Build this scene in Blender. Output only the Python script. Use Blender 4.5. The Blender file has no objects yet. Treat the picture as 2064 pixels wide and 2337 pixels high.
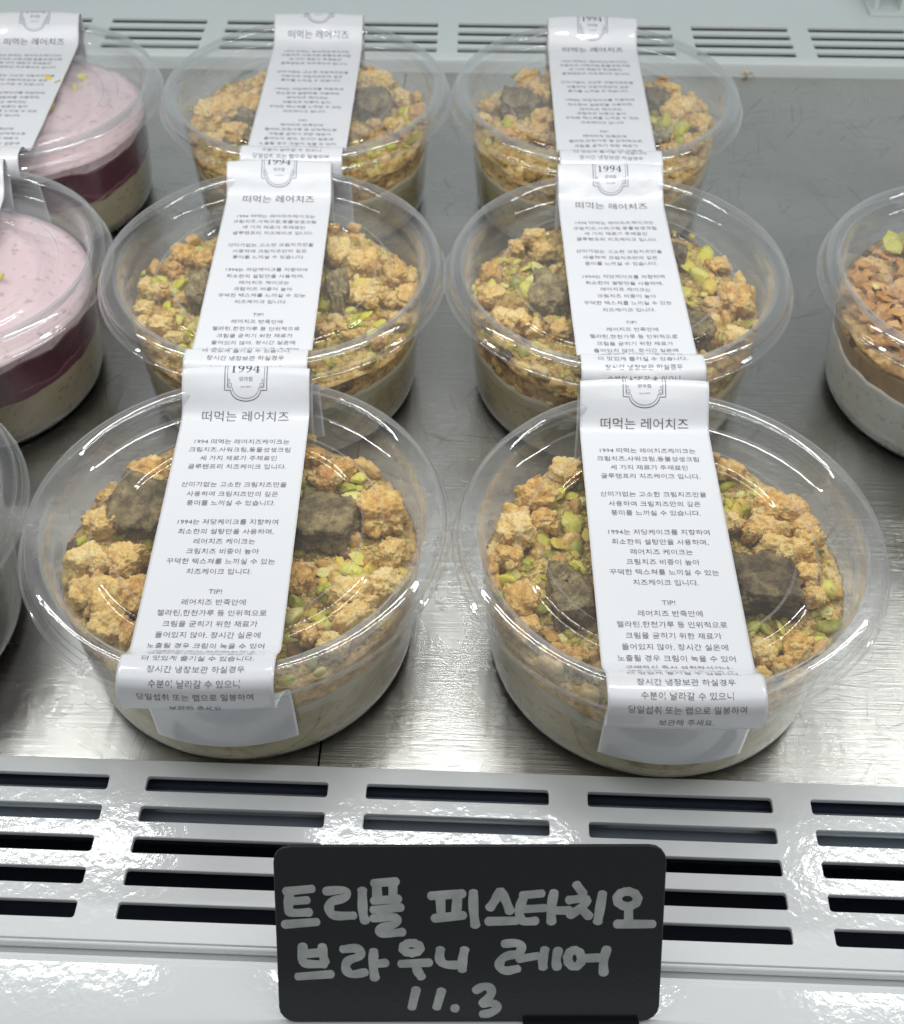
import bpy, bmesh, math, random
from mathutils import Vector, Matrix, noise
from mathutils.bvhtree import BVHTree
R_ = math.radians
S = 0.01            # scene is built in millimetres times S (one unit is 10 cm)
sc = bpy.context.scene
C = sc.collection
random.seed(11)

# ------------------------------------------------------------------ camera
cd = bpy.data.cameras.new('camera'); cam = bpy.data.objects.new('camera', cd); C.objects.link(cam)
sc.camera = cam
cr = Vector((0.99923786, 0.03898182, 0.00203043)); cu = Vector((-0.02964354, 0.72396781, 0.68919654)); cf = Vector((-0.02539617, 0.68873146, -0.7245716))
M = Matrix((cr, cu, -cf)).transposed().to_4x4(); M.translation = Vector((0, 0, 315.1*S)); cam.matrix_world = M
cd.sensor_fit = 'HORIZONTAL'; cd.sensor_width = 36; cd.lens = 36*2863.3/2064
cd.shift_x = (1032-1019.5)/2064; cd.shift_y = -0.0003
cd.clip_start = 0.05; cd.clip_end = 200
cd.dof.use_dof = True; cd.dof.focus_distance = 3.45; cd.dof.aperture_fstop = 3.2

# ------------------------------------------------------------------ light
w = bpy.data.worlds.new('World'); sc.world = w; w.use_nodes = True
bg = w.node_tree.nodes['Background']; bg.inputs[0].default_value = (0.97, 1.0, 1.0, 1); bg.inputs[1].default_value = .24
def area(name, loc, rot, sx, sy, energy, col):
    l = bpy.data.lights.new(name, 'AREA'); l.shape = 'RECTANGLE'; l.size = sx*S; l.size_y = sy*S; l.energy = energy; l.color = col
    o = bpy.data.objects.new(name, l); o.location = Vector(loc)*S; o.rotation_euler = rot; C.objects.link(o); return o
for lx in (-275, 2, 292, -555, 575):
    area('led_strip', (lx, 340, 320), (0, 0, 0), 206, 16, 47, (0.98, 1.0, 0.99))
area('overhead_fill', (0, 120, 760), (0, 0, 0), 1500, 420, 185, (0.98, 1.0, 1.0))  # unseen panel added overhead for soft rim highlights and general fill
sc.view_settings.view_transform = 'Standard'; sc.view_settings.look = 'None'; sc.view_settings.gamma = 1; sc.view_settings.exposure = 0
sc.cycles.use_denoising = True
sc.cycles.max_bounces = 14; sc.cycles.transparent_max_bounces = 40; sc.cycles.glossy_bounces = 6; sc.cycles.diffuse_bounces = 3
sc.cycles.transmission_bounces = 4; sc.cycles.caustics_reflective = False; sc.cycles.sample_clamp_indirect = 4

# ---- measured layout data (mm)
CHUNKS={'FL':[('C',-36.4,32.4,16.0,12.0),('C',-43.8,20.1,8.9,7.4),('C',-44.2,8.5,11.1,8.9),('C',-44.9,-7.5,14.1,11.9),('C',-33.5,-6.1,13.4,11.2),('C',-44.1,-19.8,11.0,10.3),('C',-34.7,-20.3,14.9,12.6),('C',-25.7,-19.0,13.4,12.6),('C',-32.9,-31.1,12.4,9.0),('C',-24.3,-32.5,11.0,8.3),('C',-27.5,27.2,8.2,7.5),('C',21.8,30.4,10.4,8.9),('C',39.9,17.1,16.4,14.9),('C',16.6,41.4,7.2,5.6),('C',26.7,36.1,7.5,6.0),('C',18.1,-9.7,9.6,11.0),('C',33.9,-16.6,13.7,8.9),('C',43.5,-12.5,12.7,10.4),('C',38.3,-27.3,13.8,8.3),('C',30.6,-33.7,10.3,6.9),('C',44.0,1.0,9.7,8.9),('C',23.3,-29.7,8.3,6.9),('C',-16.2,-38.2,7.5,5.5),('B',-33.0,16.2,19.4,17.9),('B',23.7,12.3,21.6,17.9),('B',-17.1,12.7,16.4,16.4),('B',1.8,-12.3,16.4,14.9),('P',25.0,-6.6,4.8,4.8),('P',28.8,-8.4,4.1,4.1),('P',32.8,-5.3,5.9,5.9),('P',36.7,-8.0,5.2,5.2),('P',38.4,-2.2,6.0,6.0),('P',27.0,-12.2,6.2,6.2),('P',25.4,-24.2,6.7,6.7),('P',24.1,-25.2,6.0,6.0),('P',18.1,-21.8,5.5,5.5),('P',18.3,-17.2,4.1,4.1),('P',17.3,29.1,5.2,5.2),('P',17.8,24.2,6.0,6.0),('P',30.8,25.3,5.9,5.9),('P',31.6,33.0,4.8,4.8),('P',-34.2,22.1,5.2,5.2),('P',-31.7,15.2,4.5,4.5),('P',-27.3,18.1,6.7,6.7),('P',-49.4,12.9,6.0,6.0),('P',-49.3,3.2,4.8,4.8),('P',-25.2,11.3,5.2,5.2),('P',20.4,21.6,4.5,4.5),('P',26.9,-11.3,5.2,5.2),('P',30.8,-21.3,4.1,4.1),('P',-34.6,-29.8,4.1,4.1),('P',28.1,29.5,4.5,4.5),('P',18.0,-26.3,4.1,4.1),('P',24.3,-33.1,4.5,4.5),('P',39.5,-7.0,3.7,3.7),('P',46.7,-5.7,6.2,6.2),('P',29.7,-25.0,4.1,4.1),('P',22.0,-36.7,3.4,3.4),('P',-48.9,15.6,3.7,3.7),('P',34.6,-0.4,4.5,4.5),('P',29.7,-3.5,3.7,3.7)],'FR':[('C',-31.1,40.9,11.2,8.8),('C',-43.6,30.4,12.6,10.4),('C',-48.1,12.3,13.4,12.6),('C',-34.6,16.9,9.7,7.5),('C',-42.5,-14.7,9.6,11.7),('C',-40.8,-24.6,8.3,6.9),('C',23.7,42.0,8.9,6.0),('C',20.9,18.2,8.9,7.4),('C',30.2,15.5,11.9,8.9),('C',34.2,22.9,13.6,10.4),('C',35.6,6.6,16.4,7.5),('C',42.9,25.3,11.9,9.7),('C',45.5,18.1,9.7,8.2),('C',43.9,13.0,8.9,7.4),('C',41.8,-9.4,8.2,7.5),('C',41.0,-0.9,8.2,8.9),('C',24.1,-30.6,8.9,7.5),('C',34.6,-28.5,10.3,8.9),('C',29.6,-34.7,8.3,6.2),('C',23.1,-38.3,6.9,5.1),('C',-45.1,1.4,9.7,8.2),('C',-26.5,-34.4,8.2,6.2),('C',-30.6,-32.9,7.6,5.5),('C',43.1,31.8,8.8,5.6),('C',-45.1,19.6,8.9,7.5),('B',-27.3,-14.1,14.2,12.7),('B',28.2,-5.3,22.0,19.3),('B',-1.6,27.8,19.2,17.6),('B',0.2,-6.4,17.8,16.5),('B',-30.7,-6.7,8.2,7.4),('P',-34.7,12.8,6.0,6.0),('P',-29.8,29.9,5.2,5.2),('P',-26.3,18.3,6.0,6.0),('P',-27.7,-3.3,8.2,8.2),('P',-50.1,-5.6,6.7,6.7),('P',-24.2,-7.4,5.5,5.5),('P',23.8,23.5,6.7,6.7),('P',25.9,16.3,6.0,6.0),('P',47.6,-4.5,5.5,5.5),('P',45.9,-18.4,5.5,5.5),('P',43.8,-26.4,4.8,4.8),('P',20.9,24.4,5.2,5.2),('P',23.7,28.8,4.5,4.5),('P',-51.4,-11.3,4.1,4.1),('P',-36.5,-15.4,4.8,4.8),('P',-33.2,-25.1,4.5,4.5),('P',-34.6,-29.6,4.1,4.1),('P',-26.0,30.0,4.0,4.0),('P',-30.3,9.9,5.2,5.2),('P',-37.6,17.8,4.5,4.5),('P',-39.9,1.6,4.1,4.1),('P',-25.1,8.1,5.2,5.2),('P',-33.0,25.4,4.8,4.8),('P',-29.7,2.0,4.5,4.5),('P',-36.0,26.4,3.7,3.7),('P',-42.1,11.5,5.2,5.2),('P',26.0,28.9,4.5,4.5),('P',28.7,26.9,4.8,4.8),('P',23.5,-19.3,4.1,4.1),('P',23.4,-30.7,4.1,4.1),('P',44.7,-13.0,4.1,4.1),('P',20.2,-29.1,4.1,4.1),('P',-31.1,42.0,3.2,3.2),('P',-23.5,35.6,4.0,4.0),('P',-29.8,-29.4,4.1,4.1),('P',41.6,-23.0,3.7,3.7),('P',22.4,37.5,3.7,3.7),('P',-24.7,0.2,4.5,4.5)],'ML':[('C',-38.5,23.7,10.4,10.8),('C',-40.5,15.1,7.1,5.3),('C',-43.9,0.7,8.3,6.2),('C',-46.8,-8.9,7.1,6.2),('C',-38.3,-19.0,10.6,8.0),('C',-31.9,-25.6,7.5,5.0),('C',-48.5,3.4,4.9,4.0),('C',-32.1,-1.0,5.8,5.3),('C',-45.8,-15.9,5.0,4.2),('C',-29.9,21.7,7.5,6.6),('C',20.2,27.7,10.8,13.2),('C',30.4,20.3,13.7,10.4),('C',33.0,0.2,12.0,8.9),('C',43.1,14.0,10.7,7.5),('C',47.8,2.3,7.1,8.0),('C',41.7,1.3,5.8,5.8),('C',45.7,-12.1,7.1,5.4),('C',20.0,-18.0,6.2,4.6),('C',29.9,-23.0,8.3,4.6),('C',24.0,-15.0,5.4,3.7),('C',38.4,-24.0,5.0,3.7),('B',-27.3,1.4,10.2,13.3),('B',21.6,4.9,9.8,12.4),('B',23.0,-5.2,5.3,4.0),('B',6.1,19.3,11.5,11.5),('P',-37.7,9.9,5.8,5.8),('P',-33.4,10.8,3.6,3.6),('P',-45.6,6.5,4.9,4.9),('P',-49.8,12.0,4.9,4.9),('P',-51.6,3.3,4.0,4.0),('P',-48.9,-3.2,4.9,4.9),('P',-35.7,-9.8,4.6,4.6),('P',-26.7,-11.6,3.7,3.7),('P',-29.2,-17.3,4.9,4.9),('P',-29.0,-29.5,5.0,5.0),('P',-36.6,-16.9,4.0,4.0),('P',-44.3,-17.2,3.6,3.6),('P',-39.6,-3.5,4.4,4.4),('P',-25.2,-8.0,2.7,2.7),('P',-25.7,-17.1,3.3,3.3),('P',-32.2,29.5,2.8,2.8),('P',-26.9,25.7,2.7,2.7),('P',-44.5,12.6,3.6,3.6),('P',-33.5,-5.4,2.7,2.7),('P',-38.5,4.6,4.0,4.0),('P',30.3,6.7,6.7,6.7),('P',17.4,-1.9,5.3,5.3),('P',39.8,-8.1,4.6,4.6),('P',34.8,-20.8,5.8,5.8),('P',30.8,-14.1,5.4,5.4),('P',23.7,-29.3,5.0,5.0),('P',17.9,-22.2,3.3,3.3),('P',32.7,-6.2,4.2,4.2),('P',28.4,-7.1,3.1,3.1),('P',38.4,-13.1,4.0,4.0),('P',36.2,-18.0,3.6,3.6),('P',44.8,-5.0,3.7,3.7),('P',17.4,-13.9,3.5,3.5)],'MR':[('C',-28.8,37.3,10.2,5.8),('C',-24.8,28.7,9.8,7.1),('C',-45.6,16.1,7.5,7.1),('C',-44.0,-0.9,11.2,7.9),('C',-37.4,-15.5,13.7,10.0),('C',-29.7,-16.6,8.3,7.9),('C',-19.5,-16.8,7.1,7.9),('C',-49.3,-1.1,5.3,5.3),('C',-23.2,-31.8,6.2,3.7),('C',-46.9,-11.7,5.8,4.9),('C',-36.7,34.5,6.1,4.7),('C',43.9,1.3,13.3,15.1),('C',35.0,-1.2,7.5,6.2),('C',42.1,-21.1,10.4,6.7),('C',40.4,24.4,7.1,5.8),('C',31.8,-30.8,5.0,3.3),('C',35.0,15.7,5.3,4.0),('C',41.7,8.5,7.1,5.3),('B',-23.0,2.2,16.0,14.6),('B',-8.4,17.7,13.3,13.3),('B',28.2,-16.9,11.2,10.8),('B',24.8,26.8,7.5,8.0),('P',-30.0,7.8,7.1,7.1),('P',-24.7,5.8,4.4,4.4),('P',-29.9,16.0,4.4,4.4),('P',-35.7,13.5,4.9,4.9),('P',-29.2,1.9,4.4,4.4),('P',-27.9,-3.8,4.4,4.4),('P',-43.7,7.9,4.9,4.9),('P',-50.7,3.9,4.4,4.4),('P',-33.9,34.7,3.5,3.5),('P',-39.4,27.3,3.5,3.5),('P',-31.7,25.2,4.2,4.2),('P',-24.8,-27.9,4.2,4.2),('P',-22.3,-29.1,2.9,2.9),('P',-35.3,28.2,2.7,2.7),('P',-37.6,20.3,3.8,3.8),('P',-26.3,22.3,5.7,5.7),('P',-42.1,25.6,3.1,3.1),('P',-21.5,32.0,3.1,3.1),('P',-49.8,1.8,3.5,3.5),('P',-40.2,11.8,3.1,3.1),('P',-36.7,41.0,2.8,2.8),('P',-33.1,9.9,3.1,3.1),('P',28.6,23.1,6.2,6.2),('P',32.5,17.1,7.5,7.5),('P',26.3,8.6,5.3,5.3),('P',35.2,9.0,6.2,6.2),('P',27.9,2.1,4.0,4.0),('P',36.1,31.2,6.1,6.1),('P',49.8,-9.8,4.4,4.4),('P',48.2,-16.1,3.7,3.7),('P',28.2,28.5,3.6,3.6),('P',29.7,-1.4,3.5,3.5),('P',36.7,15.0,4.0,4.0),('P',29.0,32.5,2.7,2.7),('P',33.2,6.7,3.1,3.1),('P',27.8,-12.1,3.6,3.6)],'BL':[('C',-38.1,7.0,19.7,13.7),('C',-24.7,9.1,12.9,11.4),('C',-35.2,22.6,8.3,6.8),('C',-22.3,36.0,8.8,6.4),('C',26.7,34.9,20.0,8.0),('C',39.4,21.1,6.8,9.1),('C',47.1,7.6,7.6,9.9),('C',38.0,-3.2,7.9,5.8),('C',-48.9,-5.4,6.8,6.1),('C',-30.1,-14.8,12.2,7.2),('C',-37.7,-18.0,7.9,5.0),('C',22.8,-9.7,8.6,6.5),('C',-23.1,24.7,12.0,8.0),('B',27.7,12.9,16.7,14.4),('B',-25.9,-3.0,8.6,5.0),('B',1.6,13.3,19.7,15.2),('P',31.3,-13.7,4.3,4.3),('P',42.6,-5.9,4.5,4.5),('P',44.0,9.0,5.3,5.3),('P',-22.3,-7.3,4.6,4.6),('P',-33.3,-13.5,4.5,4.5),('P',-41.2,-15.3,4.6,4.6),('P',40.0,-0.2,4.6,4.6),('P',21.7,-5.4,3.6,3.6),('P',28.0,-19.5,3.8,3.8),('P',-38.5,28.9,3.8,3.8),('P',-26.5,-19.0,4.3,4.3),('P',36.5,-14.9,4.6,4.6),('P',27.9,20.6,3.0,3.0),('P',43.7,1.5,3.8,3.8),('P',-41.9,20.8,3.8,3.8),('P',-24.4,-13.2,3.6,3.6)],'BR':[('C',-22.4,21.5,12.8,9.6),('C',-21.9,1.7,11.4,9.9),('C',-50.0,14.1,8.3,6.1),('C',-48.2,2.1,6.8,6.1),('C',-23.5,-11.5,11.5,6.5),('C',38.2,11.8,15.9,11.4),('C',48.5,1.8,10.6,8.3),('C',40.7,-17.3,9.9,6.1),('C',-27.7,35.6,12.0,5.6),('C',36.8,30.4,9.9,6.1),('C',45.7,18.2,7.6,6.8),('C',-36.8,-12.1,7.9,5.0),('C',31.0,-20.5,8.6,4.3),('B',-31.6,13.4,19.0,13.7),('B',28.1,17.5,11.4,11.4),('B',1.0,10.2,22.8,15.2),('B',27.2,-13.7,9.3,6.5),('P',-36.9,3.3,3.8,3.8),('P',-26.3,10.6,4.5,4.5),('P',25.6,5.2,4.6,4.6),('P',31.5,4.0,6.1,6.1),('P',37.0,-1.7,6.8,6.8),('P',42.4,32.2,4.6,4.6),('P',36.8,30.4,5.3,5.3),('P',50.3,-2.6,4.6,4.6),('P',44.8,-12.9,4.6,4.6),('P',42.9,21.2,4.6,4.6),('P',-30.9,-17.6,3.6,3.6),('P',-44.6,14.4,3.8,3.8),('P',27.3,-2.1,3.8,3.8),('P',34.2,-9.1,4.3,4.3),('P',-26.4,1.5,3.0,3.0),('P',44.8,-5.7,4.6,4.6)]}
STROKES=[[(2.77,36.82),(9.11,37.5)],[(3.64,36.58),(3.34,33.59),(3.21,31.59),(3.9,30.85),(8.34,31.07)],[(3.71,34.09),(7.84,34.41)],[(2.17,27.73),(10.04,28.39)],[(12.47,36.83),(16.45,37.28),(17.55,36.38),(17.13,34.89),(13.87,34.17),(13.11,32.9),(13.21,31.23),(14.37,29.95),(19.1,30.14)],[(21.3,37.2),(21.31,32.88),(21.38,30.21),(21.94,28.53)],[(24.12,39.02),(29.55,39.43)],[(24.84,38.52),(24.94,34.87)],[(28.81,38.84),(28.71,34.86)],[(24.04,34.21),(30.09,34.69)],[(23.86,31.71),(30.66,32.36)],[(23.82,29.36),(28.86,29.92),(29.74,29.11),(29.13,27.57),(25.86,26.83),(25.05,25.89),(26.28,24.94),(31.04,25.54)],[(37.9,35.51),(45.71,36.09)],[(40.26,34.84),(40.4,30.49)],[(44.38,35.16),(44.1,30.49)],[(38.77,29.32),(45.88,30.15)],[(6.44,21.8),(6.0,17.02),(7.93,16.57),(11.66,16.56)],[(11.2,21.62),(11.29,19.41),(11.76,17.01)],[(7.11,19.52),(11.0,19.85)],[(4.98,13.07),(13.24,13.74)],[(16.24,20.76),(19.83,21.19),(20.79,20.06),(20.22,18.53),(17.67,17.85),(16.74,16.31),(17.01,14.59),(18.33,13.49),(21.65,14.24)],[(23.83,20.23),(23.62,15.95),(24.02,12.5)],[(24.38,16.63),(26.77,16.9)],[(30.51,16.62),(37.54,16.94)],[(34.25,15.92),(34.54,14.55),(35.58,12.82)],[(40.24,20.7),(39.88,17.96),(41.13,16.32),(44.43,16.24)],[(46.21,20.68),(45.62,17.61),(45.63,14.86)],[(34.21,9.36),(33.12,4.13)],[(40.53,9.0),(39.31,4.12)],[(43.55,3.86),(44.15,3.86)],[(48.26,36.48),(48.29,31.48),(48.81,27.28)],[(54.73,36.79),(53.87,34.8),(52.27,32.14)],[(54.88,36.79),(56.08,34.47),(57.25,31.12)],[(51.86,28.45),(58.82,28.6)],[(60.19,35.62),(64.9,36.11)],[(60.5,35.12),(59.51,32.12),(59.55,29.44),(60.61,28.26),(63.57,28.59)],[(60.25,31.79),(65.57,32.11)],[(67.84,36.43),(67.2,32.1),(67.37,28.15)],[(67.95,31.43),(71.79,31.42)],[(73.23,38.57),(74.92,36.08)],[(71.43,34.26),(76.13,34.92),(75.31,32.75),(71.83,30.08)],[(74.44,32.09),(76.58,29.74)],[(79.63,36.07),(78.94,30.07),(78.7,28.22)],[(86.13,31.72),(86.26,28.37)],[(83.32,27.64),(92.22,27.61)],[(55.94,22.19),(59.21,22.52),(60.36,21.33),(59.7,19.28),(56.42,18.88),(54.8,17.24),(54.82,15.52),(56.33,14.39),(59.32,15.17)],[(59.58,17.91),(64.05,18.76)],[(65.95,20.63),(65.42,17.56),(65.61,15.43)],[(69.24,20.45),(68.71,17.55),(69.06,15.42)],[(75.58,18.04),(79.31,18.21)],[(81.17,20.76),(80.39,17.17),(80.65,13.74)],[(49.01,8.97),(50.66,10.18),(52.62,10.0),(53.15,7.92),(50.7,5.2)],[(50.7,5.2),(53.57,5.48),(54.64,3.9),(52.84,2.43),(50.72,2.15)],[(32.68,22.45),(33.5,22.46),(34.26,22.26),(34.85,21.88),(35.18,21.37),(35.2,20.82),(34.91,20.29),(34.35,19.89),(33.61,19.66),(32.8,19.64),(32.03,19.84),(31.44,20.22),(31.11,20.73),(31.09,21.29),(31.38,21.81),(31.94,22.22),(32.68,22.45)],[(85.08,36.57),(86.06,36.6),(86.99,36.31),(87.72,35.76),(88.15,35.03),(88.22,34.22),(87.9,33.47),(87.26,32.88),(86.38,32.55),(85.4,32.52),(84.47,32.81),(83.73,33.36),(83.3,34.1),(83.24,34.9),(83.56,35.66),(84.21,36.24),(85.08,36.57)],[(72.88,20.31),(73.55,20.34),(74.19,20.02),(74.71,19.4),(75.01,18.57),(75.06,17.67),(74.84,16.82),(74.4,16.15),(73.79,15.78),(73.11,15.75),(72.47,16.07),(71.96,16.7),(71.66,17.52),(71.61,18.43),(71.83,19.28),(72.27,19.94),(72.88,20.31)]]
CARD_H=48.62

# ------------------------------------------------------------------ helpers
def mesh(name, V, F, smooth=True):
    me = bpy.data.meshes.new(name); me.from_pydata([(v[0]*S, v[1]*S, v[2]*S) for v in V], [], F)
    if smooth: me.polygons.foreach_set('use_smooth', [True]*len(me.polygons))
    me.update(); return me
def link(name, me, m=None, parent=None, loc=None, rot=None, scale=None):
    o = bpy.data.objects.new(name, me); C.objects.link(o)
    if m is not None and me is not None and not me.materials: me.materials.append(m)
    if parent is not None: o.parent = parent
    if loc is not None: o.location = Vector(loc)*S
    if rot is not None: o.rotation_euler = rot
    if scale is not None: o.scale = scale
    return o
def thing(name, label, cat, loc=(0,0,0), rz=0, group=None):
    o = bpy.data.objects.new(name, None); C.objects.link(o); o.location = Vector(loc)*S; o.rotation_euler = (0,0,rz)
    o.empty_display_size = .1; tag(o, label, cat, group); return o
def tag(o, label=None, cat=None, group=None, kind=None):
    if label: o['label'] = label
    if cat: o['category'] = cat
    if group: o['group'] = group
    if kind: o['kind'] = kind
    return o
def lathe(prof, n=120, rf=None):
    V = []; F = []
    m = len(prof)
    for i in range(n):
        a = 2*math.pi*i/n; c, s = math.cos(a), math.sin(a)
        for j, (r, z) in enumerate(prof):
            if rf: r, z = rf(a, j, r, z)
            V.append((r*c, r*s, z))
    for i in range(n):
        k = (i+1) % n
        for j in range(m-1): F.append((i*m+j, k*m+j, k*m+j+1, i*m+j+1))
    return V, F
def spline(P, n=3):
    for _ in range(n):
        Q = [P[0]]
        for a, b in zip(P, P[1:]):
            Q += [tuple(x*.75+y*.25 for x, y in zip(a, b)), tuple(x*.25+y*.75 for x, y in zip(a, b))]
        Q.append(P[-1]); P = Q
    return P
def box(V, F, c, s, rz=0):
    b = len(V); cz, sz = math.cos(rz), math.sin(rz)
    for dz in (-1, 1):
        for dx, dy in ((-1,-1),(1,-1),(1,1),(-1,1)):
            x, y = dx*s[0]/2, dy*s[1]/2
            V.append((c[0]+x*cz-y*sz, c[1]+x*sz+y*cz, c[2]+dz*s[2]/2))
    for f in ((3,2,1,0),(4,5,6,7),(0,1,5,4),(1,2,6,5),(2,3,7,6),(3,0,4,7)): F.append(tuple(b+i for i in f))
def eval_mesh(o):
    dg = bpy.context.evaluated_depsgraph_get(); me = bpy.data.meshes.new_from_object(o.evaluated_get(dg)); return me

# ------------------------------------------------------------------ materials
def mat(name, col=(.5,.5,.5), rough=.5, metal=0, spec=.5, coat=0, coatr=.1):
    m = bpy.data.materials.new(name); m.use_nodes = True; b = m.node_tree.nodes['Principled BSDF']
    b.inputs['Base Color'].default_value = (*col, 1); b.inputs['Roughness'].default_value = rough; b.inputs['Metallic'].default_value = metal
    b.inputs['Specular IOR Level'].default_value = spec; b.inputs['Coat Weight'].default_value = coat; b.inputs['Coat Roughness'].default_value = coatr
    return m
class N:
    def __init__(s, m): s.t = m.node_tree; s.b = s.t.nodes.get('Principled BSDF')
    def n(s, typ, **kw):
        x = s.t.nodes.new(typ)
        for k, v in kw.items():
            if k.startswith('i_'): x.inputs[k[2:].replace('_', ' ')].default_value = v
            else: setattr(x, k, v)
        return x
    def l(s, a, b): s.t.links.new(a, b)
    def coords(s, kind='Object', scale=(1,1,1), rot=(0,0,0)):
        t = s.n('ShaderNodeTexCoord'); r = s.n('ShaderNodeMapping'); r.inputs['Rotation'].default_value = rot
        mp = s.n('ShaderNodeMapping'); mp.inputs['Scale'].default_value = scale
        s.l(t.outputs[kind], r.inputs[0]); s.l(r.outputs[0], mp.inputs[0]); return mp.outputs[0]
    def noise(s, vec, scale, detail=4, rough=.5, dist=0):
        x = s.n('ShaderNodeTexNoise'); x.inputs['Scale'].default_value = scale; x.inputs['Detail'].default_value = detail
        x.inputs['Roughness'].default_value = rough; x.inputs['Distortion'].default_value = dist; s.l(vec, x.inputs['Vector']); return x.outputs[0]
    def ramp(s, fac, stops, interp='LINEAR'):
        r = s.n('ShaderNodeValToRGB'); r.color_ramp.interpolation = interp; e = r.color_ramp.elements
        while len(e) < len(stops): e.new(.5)
        for x, (p, c) in zip(e, stops): x.position = p; x.color = (*c, 1) if len(c) == 3 else c
        s.l(fac, r.inputs[0]); return r.outputs[0]
    def math(s, op, a, b=None):
        x = s.n('ShaderNodeMath', operation=op)
        for i, v in enumerate((a, b)):
            if v is None: continue
            if isinstance(v, (int, float)): x.inputs[i].default_value = v
            else: s.l(v, x.inputs[i])
        return x.outputs[0]
    def mix(s, f, a, b, blend='MIX'):
        x = s.n('ShaderNodeMix', data_type='RGBA', blend_type=blend)
        for i, v in ((0, f), (6, a), (7, b)):
            if isinstance(v, (int, float)): x.inputs[i].default_value = v
            elif isinstance(v, tuple): x.inputs[i].default_value = (*v, 1)
            else: s.l(v, x.inputs[i])
        return x.outputs[2]
    def bump(s, h, strength, dist=.01, nrm=None):
        x = s.n('ShaderNodeBump'); x.inputs['Strength'].default_value = strength; x.inputs['Distance'].default_value = dist
        s.l(h, x.inputs['Height'])
        if nrm: s.l(nrm, x.inputs['Normal'])
        return x.outputs[0]

def plastic(name, haze=.05, edge=.30, tint=(.985,.987,.99), rough=.035, bump=.15, base=.08):
    m = bpy.data.materials.new(name); m.use_nodes = True; k = N(m); t = m.node_tree; t.nodes.remove(k.b)
    out = t.nodes['Material Output']
    lw = k.n('ShaderNodeLayerWeight', i_Blend=.5)
    co = k.coords('Object')
    bp = k.bump(k.noise(co, 5, 3), bump, .02)
    k.l(bp, lw.inputs['Normal'])
    f5 = k.math('POWER', lw.outputs['Facing'], 3.6)
    fr = k.math('MINIMUM', k.math('ADD', k.math('MULTIPLY', f5, .8), base), 1)
    tr = k.n('ShaderNodeBsdfTransparent'); tr.inputs[0].default_value = (*tint, 1)
    gl = k.n('ShaderNodeBsdfGlossy'); gl.inputs['Roughness'].default_value = rough; gl.inputs[0].default_value = (1,1,1,1); k.l(bp, gl.inputs['Normal'])
    g2 = k.n('ShaderNodeBsdfGlossy'); g2.inputs['Roughness'].default_value = .30; g2.inputs[0].default_value = (1,1,1,1); k.l(bp, g2.inputs['Normal'])
    gm = k.n('ShaderNodeMixShader'); gm.inputs[0].default_value = .16; k.l(gl.outputs[0], gm.inputs[1]); k.l(g2.outputs[0], gm.inputs[2]); gl = gm
    df = k.n('ShaderNodeBsdfDiffuse'); df.inputs[0].default_value = (.80,.83,.86,1)
    tl = k.n('ShaderNodeBsdfTranslucent'); tl.inputs[0].default_value = (.80,.83,.86,1)
    dd = k.n('ShaderNodeMixShader'); dd.inputs[0].default_value = .5; k.l(df.outputs[0], dd.inputs[1]); k.l(tl.outputs[0], dd.inputs[2])
    hz = k.math('ADD', k.math('MULTIPLY', k.math('POWER', lw.outputs['Facing'], 2.2), edge), haze)
    a = k.n('ShaderNodeMixShader'); k.l(hz, a.inputs[0]); k.l(tr.outputs[0], a.inputs[1]); k.l(dd.outputs[0], a.inputs[2])
    b = k.n('ShaderNodeMixShader'); k.l(fr, b.inputs[0]); k.l(a.outputs[0], b.inputs[1]); k.l(gl.outputs[0], b.inputs[2])
    k.l(b.outputs[0], out.inputs[0]); return m
M_lid = plastic('clear_lid_plastic', .006, .55)
M_tub = plastic('clear_tub_plastic', .02, .30, bump=.25, base=.045)

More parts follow.
